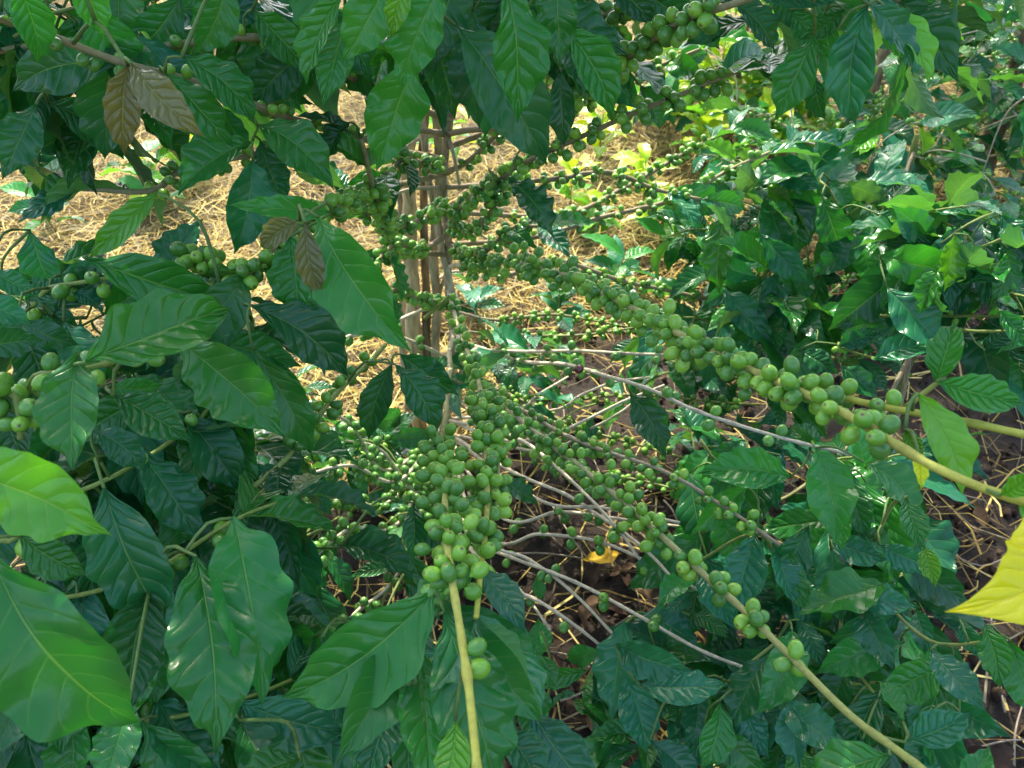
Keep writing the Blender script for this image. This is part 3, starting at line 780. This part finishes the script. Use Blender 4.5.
low_shrub(G(830, 560), RL,
          [((800, 560, 1.05), (755, 534, .95), (700, 560, .98)), ((830, 520, 1.05), (850, 480, .95), (810, 450, .92)), ((860, 590, 1.05), (880, 600, .95), (930, 640, .92), (990, 640, .88)),
           ((800, 620, 1.05), (780, 640, .95), (720, 690, .94)), ((780, 600, 1.1), (700, 610, 1.05), (640, 615, 1.0), (625, 622, .98)), ((840, 620, 1.0), (850, 660, .95), (880, 700, .9)), ((870, 540, 1.05), (900, 500, .9), (924, 540, .86)), ((780, 500, 1.1), (720, 465, 1.0), (700, 440, 1.0))],
          [(700, 450, 900, 560, 1.02, 1.2, 15, .10), (700, 570, 960, 740, 1.0, 1.15, 20, .10), (640, 650, 860, 790, .98, 1.12, 13, .10), (600, 630, 680, 700, 1.05, 1.15, 3, .09)],
          'low leafy coffee shrub without cherries covering the ground in the lower right', tones=(0, 3, 3, 1, 7, 3), hang=((690, 450, 900, 620, .92, 1.05, 26), (610, 640, 960, 740, .88, 1.02, 28)))

# ================================================================== MIDDLE RIGHT SHRUB
RM = [(765, 160, 823, 190, 30, 1.3, 3), (770, 206, 796, 174, 28, 1.3, 2), (822, 195, 846, 262, 30, 1.2, 1), (737, 160, 700, 143, 24, 1.35, 2), (955, 234, 944, 292, 28, 1.05, 2), (1008, 248, 990, 302, 34, 1.05, 7), (940, 266, 920, 314, 24, 1.05, 7), (1000, 310, 1030, 350, 34, 1.0, 1),
      (838, 346, 881, 333, 36, 1.1, 3), (874, 360, 943, 350, 30, 1.05, 3), (850, 300, 894, 318, 25, 1.2, 3), (880, 215, 935, 250, 28, 1.2, 3), (800, 205, 790, 260, 28, 1.3, 1), (770, 225, 755, 280, 26, 1.35, 1), (860, 240, 870, 290, 26, 1.25, 7), (815, 290, 780, 325, 26, 1.3, 3), (900, 270, 890, 320, 26, 1.15, 1),
      (965, 250, 985, 290, 24, 1.1, 2), (1000, 215, 1024, 255, 28, 1.1, 1), (840, 365, 880, 400, 26, 1.15, 0), (800, 350, 840, 375, 28, 1.2, 0), (985, 350, 1020, 320, 26, 1.05, 0), (735, 250, 700, 285, 24, 1.4, 3), (830, 180, 850, 215, 24, 1.3, 1)]
low_shrub(G(850, 345), RM,
          [((820, 280, 1.4), (800, 230, 1.35), (765, 180, 1.32), (740, 160, 1.35)), ((850, 260, 1.35), (835, 200, 1.25), (820, 180, 1.25)), ((880, 290, 1.25), (940, 262, 1.1), (1000, 240, 1.05)), ((860, 320, 1.3), (840, 345, 1.15), (875, 358, 1.08)), ((900, 310, 1.2), (960, 330, 1.05), (1030, 330, 1.0)), ((800, 310, 1.45), (740, 270, 1.45), (700, 260, 1.45)), ((860, 300, 1.2), (930, 315, 1.15), (1040, 318, 1.1))],
          [(720, 170, 900, 330, 1.3, 1.55, 24, .12), (880, 210, 1040, 330, 1.1, 1.35, 14, .12), (690, 330, 860, 400, 1.3, 1.5, 10, .10), (700, 200, 780, 260, 1.4, 1.6, 5, .09)],
          'bushy coffee shrub behind the thickest cherry branch at middle right', cher=2.0, cs=.0095, tones=(0, 1, 3, 3, 0, 7), hang=((720, 190, 880, 330, 1.2, 1.4, 16), (880, 200, 1020, 300, 1.0, 1.2, 14)))


# ================================================================== BACKGROUND SHRUBS
def back_shrub(base, h, nb, R, label, tones, seed, dark=WOOD, lean=(0, 0), per=6, n_stem=2, fills=(), r0=.018):
    random.seed(seed)
    s = Shrub(base)
    stems = []
    for k in range(n_stem):
        a = random.uniform(0, 6.28)
        e = base + np.array([lean[0] + math.cos(a) * .12, lean[1] + math.sin(a) * .12, h])
        stems.append(s.stem([base + np.array([math.cos(a), math.sin(a), 0]) * .03 + [0, 0, -.03], base + (e - base) * .5 + rng.normal(size=3) * .03, e], r0, .006, dark, WOOD))
    for k in range(nb):
        sp_ = random.choice(stems); f = .06 + .92 * random.random() ** 1.5; q = sp_[int(f * (len(sp_) - 1))]
        a = random.uniform(0, 6.28); l = R * random.uniform(.6, 1.1) * (1.1 - .45 * f)
        dv = np.array([math.cos(a), math.sin(a), random.uniform(-.05, .3)])
        e = q + dv * l; e[2] = max(.06, e[2] - l * .12)
        if k % 3 == 0 and h > 1: q = sp_[int(random.uniform(.75, .99) * (len(sp_) - 1))]; e = q + dv * l  # extra branches at the unseen top, added to shade the plants in front
        i, p = s.branch([q, q + dv * l * .5 + [0, 0, l * .12], e], .0042, .0018, PALE, GREENW, .3, .05)
        s.cherries(i, p, .15, .8, .012, per, .04)
        for j in range(int(len(p) * .35), len(p), 4):
            t = nrm(p[min(j + 1, len(p) - 1)] - p[j - 1]); sd = nrm(np.cross(t, [0, 0, 1.0]))
            for sg in (-1, 1):
                if random.random() < .85:
                    s.W(p[j], sd * sg + t * random.uniform(.3, .9) + rng.normal(size=3) * .25 + [0, 0, -.35], random.uniform(.08, .13), random.choice(tones), i, lod=(10, 4))
    for (x0, y0, x1, y1, d0, d1, n, ll, tn) in fills:
        for k in range(n):
            B = P(random.uniform(x0, x1), random.uniform(y0, y1), random.uniform(d0, d1))
            if B[2] < .05: B[2] = random.uniform(.05, .15)
            s.sprig(B, rng.normal(size=3) * [1, .7, .3] + [0, -.4, .1], .08, ll, tn, random.choice([2, 2, 3]), ch=random.choice([0, 2]), csize=.0115, acol=PALE)
    s.build(label, nl=90, nc=60)


back_shrub(G(853, 205), 1.45, 48, .85, 'cherry laden coffee shrub behind with a pale leaning trunk, nearer the centre', (0, 1, 0, 3, 3), 11, (0.36, .29, .18), (.05, .1), 5,
           fills=((700, 40, 930, 170, 1.7, 2.3, 14, .12, (0, 1, 3, 3, 2)), (690, 150, 860, 230, 1.7, 2.1, 12, .10, (0, 1, 3))))
back_shrub(G(968, 215), 1.55, 40, .80, 'coffee shrub with a dark brown trunk at the far right edge', (0, 1, 3, 3), 12, DARKW, (.16, .2), 5,
           fills=((890, -20, 1060, 130, 1.6, 2.2, 8, .12, (0, 1, 3, 3)), (860, 130, 1060, 220, 1.7, 2.1, 5, .10, (0, 3, 1))))
back_shrub(np.array([2.1, 3.3, 0]), .8, 26, .7, 'distant coffee shrub filling the top right corner behind the others', (0, 1, 1), 13, WOOD, (0, .1), 3)
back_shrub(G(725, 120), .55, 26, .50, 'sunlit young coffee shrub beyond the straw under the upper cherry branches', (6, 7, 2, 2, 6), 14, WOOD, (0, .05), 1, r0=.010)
random.seed(99)


# ================================================================== SMALL PLANTS ON THE GROUND
def seedling(px, py, hgt, n, ll, tones, label, spread=1.0, cat='seedling', group='seedlings in the straw'):
    b0 = G(px, py); n = int(n * 1.7); ll *= 1.25
    root = link('seedling', None, None, b0); tag(root, label, cat, group)
    b = Batch(); top = b0 + [random.uniform(-.02, .02), random.uniform(-.02, .02), hgt]
    path = spline([b0 - [0, 0, .02], (b0 + top) / 2 + rng.normal(size=3) * .006, top], .012)
    tube(b, path, .0028, .0014, GREENW, GREENW, 6)
    link('stem', b.mesh('stem', MAT_TWIG, b0), root)
    for k in range(n):
        f = .35 + .65 * (k + 1) / n; q = path[int(f * (len(path) - 1))]
        a = k * 2.4 + random.uniform(-.4, .4)
        dv = np.array([math.cos(a) * spread, math.sin(a) * spread, random.uniform(-.1, .55)])
        l = ll * random.uniform(.7, 1.15); T = q + nrm(dv) * l
        g = leaf_geo(q, T, l * .42, nrm(np.array([0, 0, 1.0]) + rng.normal(size=3) * .3), tone(random.choice(tones)), nu=14, nv=6, bend=random.uniform(.3, 1), fold=.3, wave=.05)
        bb = Batch(); bb.add(*g); link('leaf', bb.mesh('leaf', MAT_LEAF, q), root, q - b0)
    return root


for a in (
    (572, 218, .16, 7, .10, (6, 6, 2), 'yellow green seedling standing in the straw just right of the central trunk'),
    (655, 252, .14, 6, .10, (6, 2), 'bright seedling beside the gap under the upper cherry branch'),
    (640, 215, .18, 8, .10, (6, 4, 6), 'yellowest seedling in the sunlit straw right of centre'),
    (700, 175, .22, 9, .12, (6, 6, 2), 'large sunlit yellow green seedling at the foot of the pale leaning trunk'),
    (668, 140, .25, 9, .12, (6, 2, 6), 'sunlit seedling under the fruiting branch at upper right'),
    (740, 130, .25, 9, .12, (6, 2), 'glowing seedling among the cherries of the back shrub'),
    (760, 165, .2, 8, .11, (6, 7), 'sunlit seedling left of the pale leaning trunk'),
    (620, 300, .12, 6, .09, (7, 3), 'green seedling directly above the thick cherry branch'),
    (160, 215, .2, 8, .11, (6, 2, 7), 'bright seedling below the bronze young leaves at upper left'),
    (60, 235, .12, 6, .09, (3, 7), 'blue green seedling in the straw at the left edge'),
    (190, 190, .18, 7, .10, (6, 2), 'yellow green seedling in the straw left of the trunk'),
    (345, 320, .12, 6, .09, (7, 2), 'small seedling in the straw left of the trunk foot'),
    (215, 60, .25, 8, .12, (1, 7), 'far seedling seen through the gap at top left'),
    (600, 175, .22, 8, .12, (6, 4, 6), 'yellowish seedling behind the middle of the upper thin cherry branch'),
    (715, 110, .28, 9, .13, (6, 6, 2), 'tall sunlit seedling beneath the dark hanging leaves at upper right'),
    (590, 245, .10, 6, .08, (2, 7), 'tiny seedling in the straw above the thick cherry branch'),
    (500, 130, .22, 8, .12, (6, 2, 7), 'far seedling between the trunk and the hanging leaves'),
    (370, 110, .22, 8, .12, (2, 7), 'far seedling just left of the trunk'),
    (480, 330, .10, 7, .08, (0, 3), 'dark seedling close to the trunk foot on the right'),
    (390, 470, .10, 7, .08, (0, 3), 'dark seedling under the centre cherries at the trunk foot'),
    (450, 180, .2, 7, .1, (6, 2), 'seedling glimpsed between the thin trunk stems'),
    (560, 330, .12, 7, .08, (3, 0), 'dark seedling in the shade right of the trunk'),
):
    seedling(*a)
sd = seedling(543, 715, .20, 0, .05, (7,), 'small seedling with three rounded leaves on the dark soil at bottom centre', group=None)
b0 = G(543, 715)
for (bx, by, tx, ty, w, d) in ((542, 655, 538, 618, 21, 1.08), (540, 655, 556, 688, 20, 1.08), (543, 660, 530, 690, 14, 1.1), (541, 600, 536, 575, 12, 1.1)):
    B, T = P(bx, by, d), P(tx, ty, d)
    g = leaf_geo(B, T, w / F * d * 1.1, nrm(CAM - B), tone(7), nu=14, nv=6, wave=.03); bb = Batch(); bb.add(*g); link('leaf', bb.mesh('leaf', MAT_LEAF, B), sd, B - b0)


# ================================================================== GROUND
def hgt(x, y):
    v = Vector((x * 1.3, y * 1.3, 0)); w = Vector((x * 9, y * 9, 3.0))
    return 0.035 * noise.noise(v) + 0.010 * noise.noise(w) + 0.006 * noise.noise(w * 2.7)


xs = np.concatenate([-np.geomspace(60, 3.3, 18), np.arange(-3.2, 3.21, .035), np.geomspace(3.3, 60, 18)])
ys = np.concatenate([-np.geomspace(60, .6, 14), np.arange(-.5, 6.0, .035), np.geomspace(6.1, 60, 18)])
Vg = np.array([[x, y, hgt(x, y) - .01] for y in ys for x in xs])
idx = np.arange(len(Vg)).reshape(len(ys), len(xs))
qg = np.stack([idx[:-1, :-1], idx[:-1, 1:], idx[1:, 1:], idx[1:, :-1]], -1).reshape(-1, 4)


def strawness(x, y):
    """how much dry straw covers the ground; bare dark soil lies under the shrubs at the near right"""
    px, py, z = proj(np.array([x, y, 0.0]))
    n = noise.noise(Vector((x * 2.3, y * 2.3, 7))) * .35
    if y < 0.2: return .4 + n
    d = 1.9 - .25 * (x < .1) - .5 * (x < -.05) * (x > -2)
    if x > .1: d = 1.55 + .3 * min(1, (x - .1) * 1.2)
    s = (y - d) / .28 + .5
    if x < -.12: s = max(s, (y - 1.0) / .3)
    return max(0.0, min(1.0, s + n))


sw = np.array([strawness(v[0], v[1]) for v in Vg])
cols = np.outer(1 - sw, (1, 0, 0)) + np.outer(sw, (0, 1, 0))
bg = Batch(); bg.add(Vg, qg, cols)
m, nt, out = newmat('soil')
att = N(nt, 'ShaderNodeSeparateColor', {0: N(nt, 'ShaderNodeAttribute', attribute_name='col').outputs['Color']})
geo = N(nt, 'ShaderNodeNewGeometry')
n1 = N(nt, 'ShaderNodeTexNoise', {'Vector': geo.outputs['Position'], 'Scale': 28.0, 'Detail': 8.0, 'Roughness': .7})
n2 = N(nt, 'ShaderNodeTexNoise', {'Vector': geo.outputs['Position'], 'Scale': 6.0, 'Detail': 5.0})
soil = mixc(nt, sstep(nt, n1.outputs[0], .35, .7), (0.014, .009, .005, 1), (0.042, .026, .013, 1))
soil = mixc(nt, M(nt, 'MULTIPLY', sstep(nt, n2.outputs[0], .5, .7), .5), soil, (0.07, .048, .03, 1))
strawc = mixc(nt, sstep(nt, n1.outputs[0], .3, .65), (0.035, .023, .009, 1), (0.18, .125, .035, 1))
cc = mixc(nt, att.outputs[1], soil, strawc)
bp = N(nt, 'ShaderNodeBump', {'Strength': 1.0, 'Distance': .02, 'Height': n1.outputs[0]})
b = N(nt, 'ShaderNodeBsdfPrincipled', {'Base Color': cc, 'Roughness': .9, 'Normal': bp.outputs[0]})
nt.links.new(b.outputs[0], out.inputs[0])
o = link('ground', bg.mesh('ground', m)); tag(o, None, None, None, 'structure')

# straw strands
sb = Batch(); cnt = 0
STC = [(0.46, .35, .075), (0.56, .44, .12), (0.35, .24, .045), (0.22, .145, .035), (0.60, .50, .18), (0.10, .07, .03), (0.24, .20, .11)]
vv, ff, cl = [], [], []
npos = 0
while cnt < 80000:
    y = 0.2 + 6.6 * random.random() ** 1.25; x = random.uniform(-1, 1) * (.5 + y * .85)
    s_ = strawness(x, y)
    if random.random() > s_ * 1.0 + .055: continue
    cnt += 1
    px, py, z = proj(np.array([x, y, 0.0]))
    if not (-150 < px < W + 150 and -120 < py < H + 200) and random.random() < .6: continue
    l = random.uniform(.04, .24); a = random.gauss(0.5, 1.1) if random.random() < .5 else random.uniform(0, 6.28)
    z0 = hgt(x, y) + random.uniform(0, .06) * (s_ + .15) * (.5 + noise.noise(Vector((x * 6, y * 6, 1)))); ti = random.gauss(0, .22)
    r = random.uniform(.0007, .0021)
    dv = np.array([math.cos(a), math.sin(a), 0.0]); sd = np.array([-dv[1], dv[0], random.uniform(-.6, .6)])
    cu = random.gauss(0, .18) * l
    pts = []
    for k in range(4):
        u = k / 3
        c = np.array([x, y, z0]) + dv * l * (u - .5) + np.array([-dv[1], dv[0], 0]) * cu * (4 * u * (1 - u)) + np.array([0, 0, l * ti * (u - .5) + .015 * (4 * u * (1 - u)) * random.random()])
        c[2] = max(c[2], hgt(c[0], c[1]) if k in (0, 3) else -1)
        w = r * (1 - .3 * u)
        pts += [c - sd * w, c + sd * w]
    vv.append(pts); cl.append(np.array(random.choice(STC)) * random.uniform(.75, 1.15) * (1 if s_ > .5 else .85))
vv = np.array(vv).reshape(-1, 3); n = len(cl)
base = (np.arange(n) * 8)[:, None, None]
fq = np.array([[0, 1, 3, 2], [2, 3, 5, 4], [4, 5, 7, 6]])[None] + base
sb.add(vv, fq.reshape(-1, 4), np.repeat(np.array(cl), 8, axis=0))
o = link('straw', sb.mesh('straw', MAT_STRAW)); tag(o, 'dry golden straw mulch strewn over the ground', 'straw', None, 'stuff')

# soil crumbs
cb = Batch()
for k in range(5200):
    y = random.uniform(.35, 2.6); x = random.uniform(-.5, 1.0) * (.5 + y * .7)
    if random.random() < strawness(x, y) * .8: continue
    r = random.uniform(.002, .011) * random.uniform(.5, 1)
    g = CLOW[0]; V = g[0] * r * rng.uniform(.6, 1.3, 3) * (1 + .18 * rng.normal(size=(len(g[0]), 1)))
    cb.add(V + [x, y, hgt(x, y) - .004 + r * .3], g[1], np.array((0.05, .033, .022)) * random.uniform(.6, 2.2))
o = link('soil_crumbs', cb.mesh('soil_crumbs', MAT_DEAD)); tag(o, 'dark brown crumbs of soil and humus', 'soil', None, 'stuff')


# fallen leaves and twigs on the soil
def fallen(x, y, l, c, label, group):
    a = random.uniform(0, 6.28); B = np.array([x, y, hgt(x, y) + .012]); T = B + np.array([math.cos(a), math.sin(a), random.uniform(-.05, .2)]) * l
    g = leaf_geo(B, T, l * random.uniform(.35, .5), nrm(np.array([0, 0, 1.0]) + rng.normal(size=3) * .35), c, nu=16, nv=6, bend=random.uniform(-.8, 2.0), fold=random.uniform(.2, .9), wave=.10, twist=random.uniform(-1, 1), waves=3)
    b = Batch(); b.add(*g); o = link('fallen_leaf', b.mesh('fallen_leaf', MAT_DEAD, B), None, B); tag(o, label, 'fallen leaf', group)


q = G(622, 566); fallen(q[0], q[1], .075, (0.50, .33, .03), 'yellow fallen leaf lying on the dark soil at lower centre', None)
q = G(800, 520); fallen(q[0], q[1], .05, (0.45, .38, .05), 'small pale yellow fallen leaf under the low shrub', None)
for k in range(70):
    px, py = (random.uniform(490, 800), random.uniform(480, 768)) if k < 45 else (random.uniform(860, 1024), random.uniform(320, 768))
    q = G(px, py); fallen(q[0], q[1], random.uniform(.025, .065), np.array(random.choice([(0.06, .033, .02), (0.09, .055, .03), (0.04, .024, .016), (0.15, .10, .055)])), 'curled brown dead leaf lying on the dark soil', 'brown dead leaves on the soil')
for k in range(26):
    px, py = (random.uniform(490, 760), random.uniform(500, 768)) if k < 15 else (random.uniform(860, 1024), random.uniform(330, 768))
    q = G(px, py); a = random.uniform(0, 6.28); l = random.uniform(.06, .2); e = q + np.array([math.cos(a), math.sin(a), 0]) * l
    q[2] = hgt(q[0], q[1]) + .006; e[2] = hgt(e[0], e[1]) + .012
    b = Batch(); tube(b, spline([q, (q + e) / 2 + rng.normal(size=3) * .008 + [0, 0, .008], e], .015), .0018, .001, (0.34, .28, .2), (0.30, .24, .17), 6, .3, .03)
    o = link('twig', b.mesh('twig', MAT_TWIG, q), None, q); tag(o, 'thin grey dead twig lying on the dark soil', 'twig', 'dead twigs on the soil')

# ================================================================== LIGHT AND CAMERA
SUN_EL, SUN_AZ = math.radians(52), math.radians(-14)   # azimuth from +Y towards +X
w = bpy.data.worlds.new('World'); sc.world = w; w.use_nodes = True
nt = w.node_tree; bgd = nt.nodes['Background']
sky = nt.nodes.new('ShaderNodeTexSky'); sky.sky_type = 'NISHITA'; sky.sun_disc = False
sky.sun_elevation = SUN_EL; sky.sun_rotation = SUN_AZ; sky.air_density = 1.0; sky.dust_density = 4.0; sky.ozone_density = 1.0
nt.links.new(sky.outputs[0], bgd.inputs[0]); bgd.inputs[1].default_value = 0.15
ld = bpy.data.lights.new('sun', 'SUN'); ld.energy = 2.0; ld.angle = math.radians(.6); ld.color = (1, .92, .76)
lo = link('sun', ld)
sdv = Vector((math.sin(SUN_AZ) * math.cos(SUN_EL), math.cos(SUN_AZ) * math.cos(SUN_EL), math.sin(SUN_EL)))
lo.rotation_euler = sdv.to_track_quat('Z', 'Y').to_euler()
cd = bpy.data.cameras.new('camera'); cam = link('camera', cd); sc.camera = cam
cam.location = CAM; cam.rotation_euler = (math.radians(90) - PITCH, 0, 0)
cd.sensor_width = 36; cd.lens = 36 * F / W; cd.clip_start = .02; cd.clip_end = 300
cd.dof.use_dof = True; cd.dof.focus_distance = .72; cd.dof.aperture_fstop = 14.0
sc.view_settings.view_transform = 'Standard'; sc.view_settings.look = 'None'; sc.view_settings.gamma = 1
sc.view_settings.exposure = 1.95
sc.cycles.max_bounces = 6; sc.cycles.transparent_max_bounces = 4
